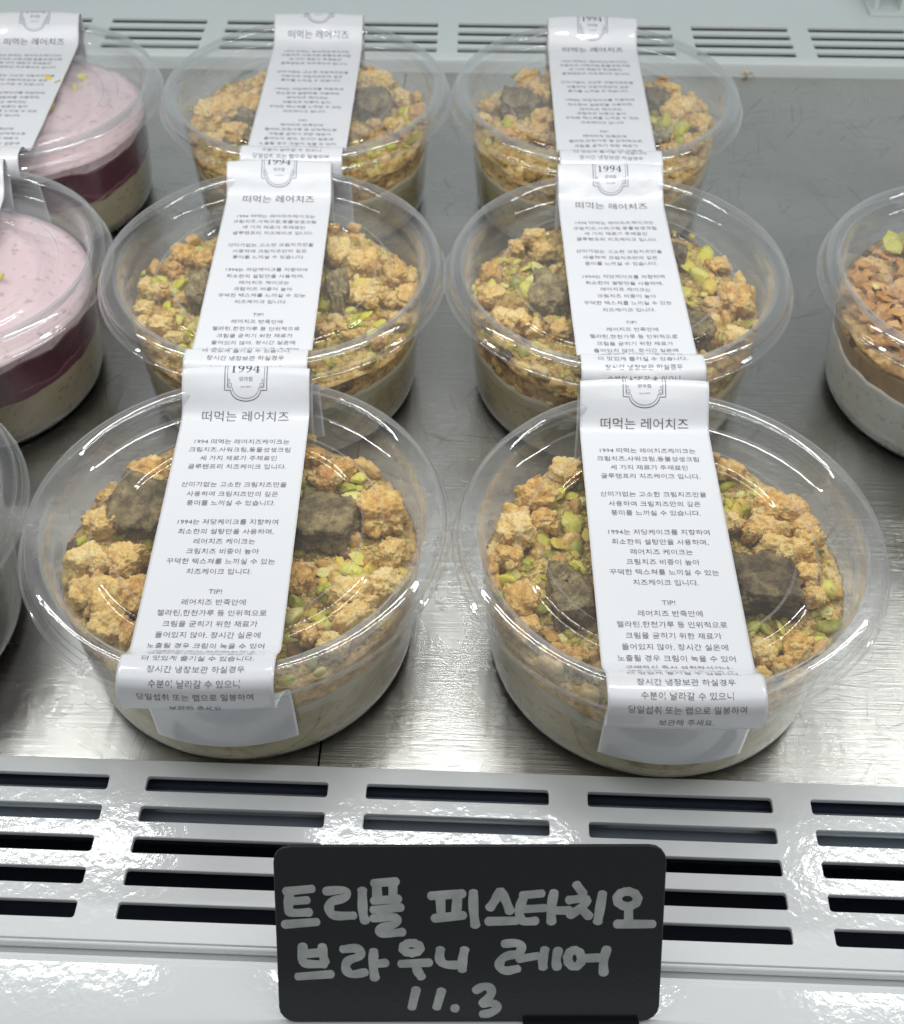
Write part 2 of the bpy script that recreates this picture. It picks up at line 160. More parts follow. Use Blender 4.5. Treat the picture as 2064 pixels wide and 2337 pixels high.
def steel():
    m = mat('brushed_steel', (.60,.595,.57), .30, 1); k = N(m)
    co = k.coords('Object')
    line = k.noise(k.coords('Object', (1.5, 70, 1)), 1, 5, .65)
    fine = k.noise(k.coords('Object', (6, 260, 1)), 1, 3, .6)
    blot = k.noise(co, 1.3, 5, .6, .6)
    ss = []
    for ang, thr, f1, f2 in ((.5, .70, 2.6, 90), (-.35, .70, 3.2, 100), (1.25, .70, 2.2, 100), (-1.0, .70, 2.8, 80), (1.7, .70, 2.4, 110), (.15, .71, 3, 90)):
        ss.append(k.math('GREATER_THAN', k.noise(k.coords('Object', (f1, f2, 1), (0, 0, ang)), 1, 2, .45, .25), thr))
    sa = ss[0]
    for x in ss[1:]: sa = k.math('MAXIMUM', sa, x)
    gate = k.math('GREATER_THAN', k.noise(co, 2.2, 2), .47)
    scr = k.math('MULTIPLY', sa, gate)
    h = k.math('SUBTRACT', k.math('ADD', k.math('MULTIPLY', line, .5), k.math('MULTIPLY', fine, .35)), k.math('MULTIPLY', scr, .45))
    wav = k.noise(k.coords('Object', (5, .7, 1)), 1, 3, .6, .4)
    k.l(k.bump(h, .60, .004, k.bump(wav, .22, .02)), k.b.inputs['Normal'])
    k.l(k.ramp(blot, [(.3, (.19,)*3), (.7, (.32,)*3)]), k.b.inputs['Roughness'])
    c = k.mix(k.math('MULTIPLY', line, .5), (.60,.59,.56), (.42,.415,.39)); c = k.mix(k.ramp(k.noise(co, .55, 5, .6, .8), [(.38, (.45,)*3), (.6, (0,)*3)]), c, (.38,.385,.36))
    c = k.mix(k.math('MULTIPLY', scr, .5), c, (.22,.22,.21))
    k.l(c, k.b.inputs['Base Color'])
    k.b.inputs['Anisotropic'].default_value = .8; k.b.inputs['Anisotropic Rotation'].default_value = .25
    tg = k.n('ShaderNodeTangent', direction_type='UV_MAP'); k.l(tg.outputs[0], k.b.inputs['Tangent'])
    return m
M_steel = steel()
def whitepaint(name, col, peel, rough=.16, scale=9):
    m = mat(name, col, rough, 0, .5); k = N(m); co = k.coords('Object')
    h = k.noise(co, scale, 2, .5, .3); k.l(k.bump(h, peel, .02), k.b.inputs['Normal'])
    d = k.noise(co, 1.7, 5, .6); k.l(k.mix(d, tuple(x*.93 for x in col), col), k.b.inputs['Base Color'])
    return m
M_white = whitepaint('white_powder_coat', (.78,.80,.805), .045, .10, 38)
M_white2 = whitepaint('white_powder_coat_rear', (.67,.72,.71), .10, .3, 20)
M_ledge = whitepaint('white_ledge_paint', (.74,.765,.77), .03, .08, 34)
M_wall = mat('white_wall_panel', (.76,.82,.86), .35)
M_dark = mat('dark_duct', (.045,.055,.085), .35)
def paper():
    m = mat('glossy_label_paper', (.71,.715,.74), .38, 0, .5, .9, .07); k = N(m); co = k.coords('Object')
    k.l(k.bump(k.noise(co, 4, 3), .10, .03), k.b.inputs['Normal']); 
    k.l(k.bump(k.noise(co, 3, 2), .05, .03), k.b.inputs['Coat Normal']); return m
M_paper = paper()
M_ink = mat('grey_print', (.10,.105,.125), .5, 0, .5, .5, .12)
M_navy = mat('navy_print', (.045,.055,.11), .5, 0, .5, .5, .12)
def card_m():
    m = mat('black_card', (.012,.015,.019), .22, 0, .5); k = N(m); co = k.coords('Object')
    sp = k.math('GREATER_THAN', k.noise(co, 38, 2, .7), .79)
    k.l(k.mix(k.math('MULTIPLY', sp, .5), (.012,.015,.019), (.2,.2,.2)), k.b.inputs['Base Color'])
    k.l(k.bump(k.noise(co, 60, 2), .05, .004), k.b.inputs['Normal']); return m
M_card = card_m()
def marker():
    m = mat('grey_marker', (.21,.235,.235), .45); k = N(m); co = k.coords('Object')
    k.l(k.ramp(k.noise(co, 14, 4, .6), [(.3, (.32,.35,.34)), (.7, (.52,.55,.54))]), k.b.inputs['Base Color']); return m
M_mark = marker()
def foodmat(name, stops, scale=9, rough=.75, b=.6, bscale=45, mul=100, rnd=.22, bd=.006):
    m = mat(name, stops[0][1], rough); k = N(m)
    oi = k.n('ShaderNodeObjectInfo'); t = k.n('ShaderNodeTexCoord'); ad = k.n('ShaderNodeVectorMath', operation='ADD')
    vm = k.n('ShaderNodeVectorMath', operation='SCALE'); vm.inputs['Scale'].default_value = mul; k.l(t.outputs['Object'], vm.inputs[0])
    k.l(vm.outputs[0], ad.inputs[0]); k.l(oi.outputs['Random'], ad.inputs[1])
    n1 = k.noise(ad.outputs[0], scale, 5, .65)
    f = k.math('ADD', n1, k.math('MULTIPLY', k.math('SUBTRACT', oi.outputs['Random'], .5), rnd))
    c = k.ramp(f, stops)
    n2 = k.noise(ad.outputs[0], bscale, 3, .6)
    c = k.mix(k.ramp(n2, [(.36, (.5,)*3), (.46, (0,)*3)]), c, (stops[0][1][0]*.75, stops[0][1][1]*.6, stops[0][1][2]*.5))
    k.l(c, k.b.inputs['Base Color']); k.l(k.bump(n2, b, bd), k.b.inputs['Normal'])
    return m
M_crumb = foodmat('golden_crumble', [(.28, (.60,.31,.08)), (.43, (.84,.53,.155)), (.60, (.95,.72,.30)), (.8, (.96,.79,.45))], 1.6, .8, .7, 7)
M_crumbo = foodmat('toasted_crumble', [(.3, (.58,.28,.08)), (.5, (.82,.50,.17)), (.75, (.92,.66,.30))], 1.6, .8, .7, 7)
M_brown = foodmat('olive_brownie', [(.28, (.065,.04,.018)), (.45, (.18,.13,.055)), (.6, (.34,.26,.11)), (.76, (.60,.50,.26))], 2.0, .7, 1.0, 6)
M_choc = foodmat('dark_brownie', [(.3, (.06,.03,.018)), (.5, (.17,.095,.055)), (.75, (.36,.23,.14))], 2.2, .7, 1.0, 6.5)
def pistm():
    m = mat('chopped_pistachio', (.5,.45,.08), .45); k = N(m); oi = k.n('ShaderNodeObjectInfo')
    c = k.ramp(oi.outputs['Random'], [(0, (.72,.66,.06)), (.18, (.80,.74,.15)), (.36, (.56,.56,.06)), (.50, (.86,.80,.30)), (.62, (.36,.36,.05)), (.70, (.78,.58,.10)), (.80, (.62,.33,.08)), (.88, (.22,.12,.07)), (.94, (.50,.54,.07))], 'CONSTANT')
    co = k.coords('Object', (100,100,100)); n = k.noise(co, 1.6, 4, .6)
    c = k.mix(k.ramp(n, [(.5, (0,)*3), (.68, (.55,)*3)]), c, (.74,.60,.18)); c = k.mix(k.ramp(n, [(.3, (.6,)*3), (.42, (0,)*3)]), c, (.22,.13,.05))
    k.l(c, k.b.inputs['Base Color']); k.l(k.bump(k.noise(co, 5, 3), .5, .005), k.b.inputs['Normal']); return m
M_pist = pistm()
M_green = mat('pistachio_crumbs', (.74,.70,.16), .6)
M_olive = mat('olive_pistachio_crumbs', (.40,.38,.08), .6)
def layer(name, cols, scale=3.5, zcut=None, zcol=None, rough=.6):
    m = mat(name, cols[0], rough); k = N(m); co = k.coords('Object')
    n1 = k.noise(co, scale, 6, .62, .8); c = k.ramp(n1, [(.3 + .4*i/(len(cols)-1), x) for i, x in enumerate(cols)])
    n2 = k.noise(k.coords('Object', (1,1,1.6)), 26, 3, .6); c = k.mix(k.ramp(n2, [(.33, (.55,)*3), (.42, (0,)*3)]), c, tuple(x*.45 for x in cols[0]))
    if zcut is not None:
        sx = k.n('ShaderNodeSeparateXYZ'); k.l(co, sx.inputs[0])
        f = k.math('ADD', k.math('MULTIPLY', k.math('SUBTRACT', sx.outputs[2], zcut*S), 18), k.math('SUBTRACT', k.noise(co, 4.5, 6, .65, 1.0), .5))
        c = k.mix(k.ramp(f, [(0, (0,)*3), (.12, (1,)*3)]), c, zcol)
    k.l(c, k.b.inputs['Base Color']); k.l(k.bump(n1, .3, .03), k.b.inputs['Normal']); return m
M_cream = layer('pistachio_cheese_cream', [(.17,.13,.05), (.40,.33,.14), (.54,.46,.23), (.26,.18,.08)], zcut=22.5, zcol=(.55,.49,.33))
M_bed = foodmat('crumb_bed', [(.3, (.36,.21,.08)), (.44, (.72,.47,.18)), (.6, (.92,.68,.32)), (.75, (.74,.66,.20))], 14, .8, 1, 42, 1, bd=.012)
M_beige = layer('beige_cheese_cream', [(.34,.27,.15), (.52,.44,.27), (.60,.53,.36)], zcut=21.5, zcol=(.16,.035,.06))
M_berry = layer('dark_berry_layer', [(.045,.008,.018), (.09,.014,.035), (.20,.035,.07)], rough=.3)
M_pink = layer('pink_whipped_cream', [(.74,.53,.56), (.80,.61,.63), (.82,.66,.67)], 2.2, rough=.28)
M_milk = layer('white_cream', [(.76,.76,.68), (.83,.83,.76)], 2.0, rough=.4)
M_latte = layer('brown_cream', [(.36,.22,.12), (.50,.34,.20), (.42,.28,.16)], 3)
M_flake = foodmat('caramel_flake', [(.3, (.34,.14,.035)), (.5, (.58,.29,.085)), (.7, (.78,.47,.17))], 9, .45, .5, 40, 1)
M_cocoa = layer('cocoa_layer', [(.018,.01,.008), (.04,.022,.017), (.07,.04,.03)])

# ------------------------------------------------------------------ setting: case floor, grilles, walls
def slotted(name, x0, x1, y0, y1, cols, rows, zt, m, thick=1.2, rad=1.1, parent=None):
    cv = bpy.data.curves.new(name, 'CURVE'); cv.dimensions = '2D'; cv.fill_mode = 'BOTH'; cv.extrude = thick/2*S; cv.bevel_depth = .28*S; cv.bevel_resolution = 2
    def loop(a, b, c_, d, r, rev=False):
        P = []
        for cx, cy, s in ((b-r, d-r, 0), (a+r, d-r, 1), (a+r, c_+r, 2), (b-r, c_+r, 3)):
            for i in range(5 if r > .01 else 1):
                t = (s+i/4)*math.pi/2; P.append((cx+r*math.cos(t), cy+r*math.sin(t)))
        if rev: P.reverse()
        sp = cv.splines.new('POLY'); sp.points.add(len(P)-1); sp.use_cyclic_u = True
        for p, q in zip(sp.points, P): p.co = (q[0]*S, q[1]*S, 0, 1)
    loop(x0, x1, y0, y1, 0)
    for a, b in cols:
        for c_, d in rows:
            if b > x0+2 and a < x1-2: loop(max(a, x0+3), min(b, x1-3), c_, d, rad, True)
    o = bpy.data.objects.new(name, cv); C.objects.link(o); o.location = (0,0,(zt-thick/2)*S)
    bpy.context.view_layer.update(); me = eval_mesh(o); bpy.data.objects.remove(o)
    o = link(name, me, m, parent, (0,0,zt-thick/2-.28)); return o
# steel floor in two sheets meeting at a seam
def sheet(x0, x1, y0, y1, z):
    me = mesh('tray_sheet', [(x0,y0,z),(x1,y0,z),(x1,y1,z),(x0,y1,z),(x0,y0,z-1.2),(x1,y0,z-1.2),(x1,y1,z-1.2),(x0,y1,z-1.2)],
              [(0,1,2,3),(7,6,5,4),(0,4,5,1),(1,5,6,2),(2,6,7,3),(3,7,4,0)], False)
    uv = me.uv_layers.new(name='UVMap')
    for l in me.loops: v = me.vertices[l.vertex_index].co; uv.data[l.index].uv = (v.x, v.y)
    return me
deck = thing('display_floor', None, None, (0,0,0)); deck['kind'] = 'structure'
link('steel_sheet', sheet(-420, -44.6, 194.4, 640, 0), M_steel, deck)
link('steel_sheet', sheet(-44.0, 420, 194.4, 640, 0), M_steel, deck)
V, F = [], []; box(V, F, (0, 420, -6), (860, 460, 4)); link('floor_pan', mesh('floor_pan', V, F, False), M_dark, deck)

FG = thing('front_air_grille', 'white slotted air grille in front of the dessert tubs, behind the black price card', 'air grille', (0,0,0))
px, pl, x0 = 63.09, 52.61, -156.09
cols = [(x0+i*px, x0+i*px+pl) for i in range(-2, 7)]
rows = [(190.45-i*9.653-5.32, 190.45-i*9.653) for i in range(5)]
slotted('slotted_plate', -300, 300, 141.2, 195.2, cols, rows, 1.0, M_white, parent=FG)
# rolled front hem of the plate and the step under it
hem = spline([(141.3, .2), (140.2, .2), (139.6, -.5), (139.5, -2.2), (140.4, -2.6)], 2)
V, F = [], []
for y, z in hem: V += [(-300, y, z+.2), (300, y, z+.2)]
for i in range(len(hem)-1): F.append((2*i, 2*i+1, 2*i+3, 2*i+2))
link('folded_hem', mesh('folded_hem', V, F), M_white, FG)
V, F = [], []
box(V, F, (0, 168, -50), (600, 60, 1.5)); box(V, F, (0, 141.0, -28), (600, .8, 50))
link('duct', mesh('duct', V, F, False), M_dark, FG)
V, F = [], []; box(V, F, (0, 185.9, -6.5), (600, 20.5, 1)); box(V, F, (0, 196.4, -30), (600, 1, 40)); link('duct_wall_and_veil_baffle', mesh('duct_wall_and_veil_baffle', V, F, False), mat('slate_duct_and_veil', (.20,.24,.28), .5), FG)  # rear duct wall, plus an added slate baffle imitating the pale glass reflection
V = [(-320, 143, -2.7), (320, 143, -2.7), (320, 137.6, -2.6), (-320, 137.6, -2.6), (320, 136.9, -1.9), (-320, 136.9, -1.9), (320, 135.8, -1.6), (-320, 135.8, -1.6), (320, 60, 4.0), (-320, 60, 4.0), (320, 60, -12), (-320, 60, -12)]
led = link('front_ledge', mesh('front_ledge', V, [(0,3,2,1), (3,5,4,2), (5,7,6,4), (7,9,8,6), (9,11,10,8)], False), M_ledge); tag(led, kind='structure')

zb = 8.0
BG = thing('rear_air_grille', 'raised white slotted air grille along the back of the case', 'air grille', (0,0,0))
s = (315.1-zb)/(259.116+59.68)
bx0, bp, by0 = -277.32*s, 64.483*s, 679.93*s
cols = [(bx0+i*bp, bx0+i*bp+bp*.834) for i in range(-1, 11)]
rows = [(by0-i*9.866*s-6.0, by0-i*9.866*s) for i in range(4)]
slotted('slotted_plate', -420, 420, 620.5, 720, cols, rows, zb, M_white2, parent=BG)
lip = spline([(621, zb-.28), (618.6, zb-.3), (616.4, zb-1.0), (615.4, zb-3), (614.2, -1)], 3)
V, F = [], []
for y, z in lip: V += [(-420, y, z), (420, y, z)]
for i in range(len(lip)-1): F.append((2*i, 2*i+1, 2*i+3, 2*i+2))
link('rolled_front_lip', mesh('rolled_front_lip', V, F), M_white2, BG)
V, F = [], []; box(V, F, (0, 652, -22), (840, 70, 1.5)); box(V, F, (0, 623, -8), (840, 1, 28)); box(V, F, (0, 690, -8), (840, 1, 28))
link('duct', mesh('duct', V, F, False), mat('rear_duct', (.05,.065,.06), .6), BG)
V, F = [], []; box(V, F, (0, 694, 120), (860, 4, 260)); tag(link('rear_wall', mesh('rear_wall', V, F, False), M_wall), kind='structure')
BG.matrix_world = Matrix.Translation(Vector((-20,655,0))*S) @ Matrix.Rotation(.013, 4, 'Z') @ Matrix.Translation(Vector((20,-655,0))*S)
V, F = [], []; rg = random.Random(2)
for i in range(14): box(V, F, (132+rg.gauss(0,1.4), 614.3+rg.gauss(0,.3), rg.uniform(.3, 3)), (rg.uniform(.3,.9), .4, rg.uniform(.3,.7)), rg.random())
o = link('crumb_smear', mesh('crumb_smear', V, F, False), M_bed, BG); o['kind'] = 'stuff'
# small white bracket at top right
BR = thing('shelf_bracket', 'small white ribbed plastic bracket on the rear panel at the upper right', 'bracket', (0,0,0))
V, F = [], []; box(V, F, (222, 681, zb+1.4), (36, 19, 2.4)); link('base_plate', mesh('base_plate', V, F, False), M_white2, BR)
for x in (207, 221, 236):
    V, F = [], []; box(V, F, (x, 682, zb+9), (2, 17, 13)); link('rib', mesh('rib', V, F, False), M_white2, BR)
V, F = [], []; box(V, F, (222, 690, zb+9), (34, 1.6, 14)); link('back_plate', mesh('back_plate', V, F, False), M_white2, BR)

# ------------------------------------------------------------------ price card with marker lettering
b1 = Vector((-45.9,122.,0)); b2 = Vector((48.8,126.,0)); t1 = Vector((-47.2,147.3,41.5))
ex = (b2-b1).normalized(); ey = (t1-b1) - ex*((t1-b1).dot(ex)); ey.normalize(); en = ex.cross(ey)
Mc = Matrix((ex, ey, en)).transposed().to_4x4(); Mc.translation = b1*S + Vector((0,0,-.2*S))
card = thing('price_card', 'black plastic price card with grey handwritten Korean lettering and 11.3', 'price card'); card.matrix_world = Mc
W, H = 94.8, 48.9
def chamfer(x0, y0, x1, y1, r):
    P = []
    for cx, cy, q in ((x1-r, y1-r, 0), (x0+r, y1-r, 1), (x0+r, y0+r, 2), (x1-r, y0+r, 3)):
        for i in range(5):
            t = (q+i/4)*math.pi/2; P.append((cx+r*math.cos(t), cy+r*math.sin(t)))
    return P
def slab(P, z0, z1, bev=.12):
    n = len(P); V = []; F = []
    cx = sum(p[0] for p in P)/n; cy = sum(p[1] for p in P)/n
    for z, k in ((z0, 1), (z1-bev, 1), (z1, 1-bev/30)):
        for p in P: V.append((cx+(p[0]-cx)*k, cy+(p[1]-cy)*k, z))
    for l in (0, 1):
        for i in range(n): j = (i+1) % n; F.append((l*n+i, l*n+j, (l+1)*n+j, (l+1)*n+i))
    F.append(tuple(range(2*n, 3*n))); F.append(tuple(reversed(range(n)))); return V, F
P = chamfer(0, 0, W, H, 4.2); V, F = slab(P, -1.0, 0); link('card_panel', mesh('card_panel', V, F, False), M_card, card)
V, F = [], []; box(V, F, (75.3, -.3, -4), (29, 1.2, 12)); link('card_foot', mesh('card_foot', V, F, False), M_card, card)
V, F = [], []
rg = random.Random(3)
for st in STROKES:
    P = spline([tuple(p) for p in st], 2) if len(st) > 2 else [st[0], ((st[0][0]+st[1][0])/2, (st[0][1]+st[1][1])/2), st[1]]
    ln = len(P); b0 = len(V); R0 = 1.17
    d0 = Vector(P[1])-Vector(P[0]); d1 = Vector(P[-1])-Vector(P[-2]); rings = []
    for t in (-1, -.8, -.4): 
        rings.append((Vector(P[0])+d0.normalized()*R0*.75*t, d0, R0*math.sqrt(max(.02, 1-t*t))))
    for i, p in enumerate(P):
        a = Vector(P[max(0, i-1)]); b = Vector(P[min(ln-1, i+1)]); rings.append((Vector(p), b-a, R0*(1+.07*math.sin(i*.9+st[0][0]))))
    for t in (.4, .8, 1): rings.append((Vector(P[-1])+d1.normalized()*R0*.75*t, d1, R0*math.sqrt(max(.02, 1-t*t))))
    for p, dv, r in rings:
        dv = dv.normalized(); nx, ny = -dv.y, dv.x
        for t in (-1, -.7, 0, .7, 1): V.append((p.x+nx*r*t, p.y+ny*r*t, .02+.14*(1-t*t)*min(1, r)))
    for i in range(len(rings)-1):
        for j in range(4): F.append((b0+i*5+j+1, b0+i*5+j, b0+(i+1)*5+j, b0+(i+1)*5+j+1))
link('handwriting', mesh('handwriting', V, F), M_mark, card)

# ------------------------------------------------------------------ label strip geometry
PROF = [(51.0,14),(53.2,36),(55.6,44.0),(58.5,47.5),(60.3,51),(60.9,55),(60.6,58.8),(59.0,60.3),(57.0,60.0),(54.6,58.4),(51.8,56.2),(48.0,51.9),(45.6,50.4),(42.5,50.1),(0,50.05),(-42.5,50.1),(-45.0,50.4),(-47.6,52.4),(-51.0,56.0),(-53.4,56.9),(-57.0,57.0),(-59.6,56.5),(-61.6,54.6),(-62.6,51.2),(-62.9,48.6),(-62.2,47.2),(-60.0,46.6),(-56.6,45.0),(-54.6,41.5),(-53.7,36.5),(-52.9,31.0),(-51.5,14.0)]
def make_profile(bulge):
    P = []
    for y, z in PROF:
        if y > 50 and z > 56.2: z = 56.2+(z-56.2)*bulge
        P.append((y, z))
    SP = spline(P, 3); L = [0]
    for a, b in zip(SP, SP[1:]): L.append(L[-1]+math.dist(a, b))
    for i, (a, b) in enumerate(zip(SP, SP[1:])):
        if a[0] >= 0 > b[0]: off = L[i]+(L[i+1]-L[i])*(a[0]/(a[0]-b[0]))
    return SP, [off-l for l in L]
def smin(x, a, b): t = max(0, min(1, (x-a)/(b-a))); return t*t*(3-2*t)
def strip_point(pr, u, s, off=0, crk=.1, seed=0):
    SP, L = pr
    if s >= L[0]: i = 0
    elif s <= L[-1]: i = len(L)-2
    else:
        lo, hi = 0, len(L)-1
        while hi-lo > 1:
            m = (lo+hi)//2
            if L[m] >= s: lo = m
            else: hi = m
        i = lo
    t = (L[i]-s)/(L[i]-L[i+1]); a, b = SP[i], SP[i+1]
    y = a[0]+(b[0]-a[0])*t; z = a[1]+(b[1]-a[1])*t; ny, nz = (b[1]-a[1]), -(b[0]-a[0]); n = math.hypot(ny, nz) or 1
    h = off + crk*noise.noise(Vector((u*.055+seed*7.3, s*.07, seed)))*(2.2 if s > 44 or s < -50 else 1)*(.25 if s < -76 else 1)
    if s > 44 or s < -44: h += crk*.55*abs(noise.noise(Vector((u*.13+s*.05, s*.16-u*.06, seed+4))))*(.25 if s < -76 else 1)
    y += -ny/n*-h; z += nz/n*h
    ay = abs(y)
    if y > 0: w = .35*smin(ay, 50, 60)
    else:
        w = .2*smin(ay, 50, 60)
        if s < -70: w = w+(1-w)*smin(-s, 74, 84)
    Rr = max(50.5, min(61, ay)); c = Rr-math.sqrt(max(1, Rr*Rr-min(abs(u), Rr-1)**2))
    y -= math.copysign(c*w, y)
    if s < -72: u += 2.0*smin(-s, 72, 84)
    return (u, y, z)
LINES = [(59.7, 1.6, '양과점', 0), (57.3, .78, 'since 2019', 0),
 (47.5, 4.08, '떠먹는 레어치즈', 1), (36.8, 2.32, '1994 떠먹는 레어치즈케이크는', 0), (33.2, 2.32, '크림치즈,사워크림,동물성생크림', 0), (29.5, 2.32, '세 가지 재료가 주재료인', 0), (25.8, 2.32, '글루텐프리 치즈케이크 입니다.', 0),
 (18.2, 2.32, '산미가없는 고소한 크림치즈만을', 0), (14.3, 2.32, '사용하여 크림치즈만의 깊은', 0), (10.6, 2.32, '풍미를 느끼실 수 있습니다.', 0),
 (3.0, 2.32, '1994는 저당케이크를 지향하여', 0), (-.8, 2.32, '최소한의 설탕만을 사용하며,', 0), (-4.6, 2.32, '레어치즈 케이크는', 0), (-8.4, 2.32, '크림치즈 비중이 높아', 0), (-12.2, 2.32, '꾸덕한 텍스쳐를 느끼실 수 있는', 0), (-16.0, 2.32, '치즈케이크 입니다.', 0),
 (-23.2, 2.32, 'TIP!', 0), (-27.0, 2.32, '레어치즈 반죽안에', 0), (-30.8, 2.32, '젤라틴,한천가루 등 인위적으로', 0), (-34.6, 2.32, '크림을 굳히기 위한 재료가', 0), (-38.4, 2.32, '들어있지 않아, 장시간 실온에', 0), (-42.2, 2.32, '노출될 경우 크림이 녹을 수 있어', 0),
 (-45.9, 2.32, '구매하신 즉시 섭취하시거나,', 0), (-49.8, 2.32, '냉동고에 1시간 이상 보관 후', 0), (-53.2, 2.32, '더 맛있게 즐기실 수 있습니다.', 0), (-57.0, 2.32, '장시간 냉장보관 하실경우', 0), (-61.0, 2.32, '수분이 날라갈 수 있으니', 0), (-64.7, 2.32, '당일섭취 또는 랩으로 밀봉하여', 0), (-68.5, 2.32, '보관해 주세요.', 0)]
def text_mesh(body, bold=0):
    cv = bpy.data.curves.new('t', 'FONT'); cv.body = body; cv.align_x = 'CENTER'; cv.align_y = 'CENTER'; cv.size = 1; cv.resolution_u = 2; cv.fill_mode = 'FRONT'
    cv.offset = bold; cv.space_character = 1.02
    o = bpy.data.objects.new('t', cv); C.objects.link(o); bpy.context.view_layer.update(); me = eval_mesh(o)
    V = [(v.co.x, v.co.y) for v in me.vertices]; F = [tuple(p.vertices) for p in me.polygons]
    bpy.data.objects.remove(o); bpy.data.curves.remove(cv); bpy.data.meshes.remove(me); return V, F
TXT = []
ref = None
for s0, size, body, big in LINES:
    V, F = text_mesh(body, -.004 if not big else -.002)
    TXT.append((s0, size, V, F))
def ribbon(P, w, V, F, closed=False):
    if not isinstance(w, list):
        Q = []
        for i, p in enumerate(P):
            q = P[(i+1) % len(P)] if (closed or i < len(P)-1) else None
            Q.append(p)
            if q:
                k = int(math.dist(p, q)/.7)
                Q += [(p[0]+(q[0]-p[0])*j/(k+1), p[1]+(q[1]-p[1])*j/(k+1)) for j in range(1, k+1)]
        P = Q
    n = len(P); b = len(V)
    for i, p in enumerate(P):
        a = P[i-1] if (i or closed) else P[0]; c = P[(i+1) % n] if (i < n-1 or closed) else P[-1]
        d = Vector((c[0]-a[0], c[1]-a[1])); d = d.normalized() if d.length else Vector((1,0)); ww = w[i] if isinstance(w, list) else w
        V += [(p[0]-d.y*ww/2, p[1]+d.x*ww/2), (p[0]+d.y*ww/2, p[1]-d.x*ww/2)]
    for i in range(n if closed else n-1):
        j = (i+1) % n; F.append((b+2*i, b+2*i+1, b+2*j+1, b+2*j))
def digits():    # serif 1994, about 10 mm wide, centred on 0,0, height 3.4
    V, F = [], []
    def nine(cx):
        P = []; Wd = []
        for i in range(20):
            t = 2*math.pi*i/20; P.append((cx+.72*math.cos(t), .75+.88*math.sin(t))); Wd.append(.16+.34*abs(math.cos(t)))
        ribbon(P, Wd, V, F, True)
        ribbon([(cx+.74, .7), (cx+.66, -.3), (cx+.3, -1.1), (cx-.15, -1.5), (cx-.6, -1.45)], [.45, .42, .3, .18, .3], V, F)
    ribbon([(-3.9, 1.6), (-3.9, -1.6)], .5, V, F); ribbon([(-4.5, 1.25), (-3.9, 1.62)], .2, V, F); ribbon([(-4.5, -1.6), (-3.3, -1.6)], .18, V, F)
    nine(-1.6); nine(.8)
    ribbon([(3.6, 1.6), (3.6, -1.6)], .5, V, F); ribbon([(3.5, 1.55), (2.2, -.6)], .17, V, F); ribbon([(2.1, -.65), (4.4, -.65)], .2, V, F); ribbon([(3.0, -1.6), (4.2, -1.6)], .18, V, F)
    return V, F
def emblem():
    V, F = [], []
    for k, wd in ((0, .22), (.85, .13)):
        hw = 6.6-k; sh = 4.7-k*.6; by = 56.2+k; P = [(-hw, by), (-sh, by)]
        r = sh
        P += [(-r*math.cos(t*math.pi/10), by-3.4*math.sin(t*math.pi/10)) for t in range(1, 10)]
        P += [(sh, by), (hw, by), (hw, 70.5-k), (sh, 70.5-k)]
        P += [(r*math.cos(t*math.pi/10), 70.5-k+3.2*math.sin(t*math.pi/10)) for t in range(1, 10)]
        P += [(-sh, 70.5-k), (-hw, 70.5-k)]
        ribbon(P, wd, V, F, True)
    for sx in (-1, 1):
        for cx, cy, q in ((5.0, 57.9, .75), (5.35, 59.3, .5)):
            ribbon([(sx*cx-q*.7, cy-q*.5), (sx*cx+q*.7, cy-q*.5), (sx*cx+q*.7, cy+q*.7), (sx*cx-q*.7, cy+q*.7)], .13, V, F, True)
    v, f = digits(); b = len(V); V += [(x, y*.85+63.3) for x, y in v]; F += [tuple(b+i for i in q) for q in f]
    return V, F
EMB = emblem()
def make_label(parent, cx, th, bulge, shift, crk, seed, full=True):
    pr = make_profile(bulge); L0, L1 = pr[1][0], pr[1][-1]
    c, s = math.cos(th), math.sin(th)
    def W3(u, v, off=0):
        # the tab under the rim narrows a touch where it is pulled in
        x, y, z = strip_point(pr, u, v, off, crk, seed); x += cx; return (x*c-y*s, x*s+y*c, z)
    nu = 40; V = []; F = []; vs = []
    v = L0
    while v > L1: vs.append(v); v -= (.35 if (v > 40 or v < -40) else 2.2)
    vs.append(L1)
    for v in vs:
        for i in range(nu+1): V.append(W3(-20+40*i/nu, v))
    for j in range(len(vs)-1):
        for i in range(nu): a = j*(nu+1)+i; F.append((a, a+nu+1, a+nu+2, a+1))
    me = mesh('paper_label', V, F); o = link('paper_label', me, M_paper, parent)
    md = o.modifiers.new('thick', 'SOLIDIFY'); md.thickness = .09*S; md.offset = -1
    tag(o, 'white printed paper label strip')
    for s0, size, tv, tf in TXT:
        v0 = s0+shift
        if v0 > L0-8: continue
        link('text_line', mesh('text_line', [W3(x*size, v0+y*size, .10) for x, y in tv], tf, False), M_ink, o)
    V = [W3(x, y+shift, .10) for x, y in EMB[0]]; link('printed_emblem', mesh('printed_emblem', V, EMB[1], False), M_navy, o)

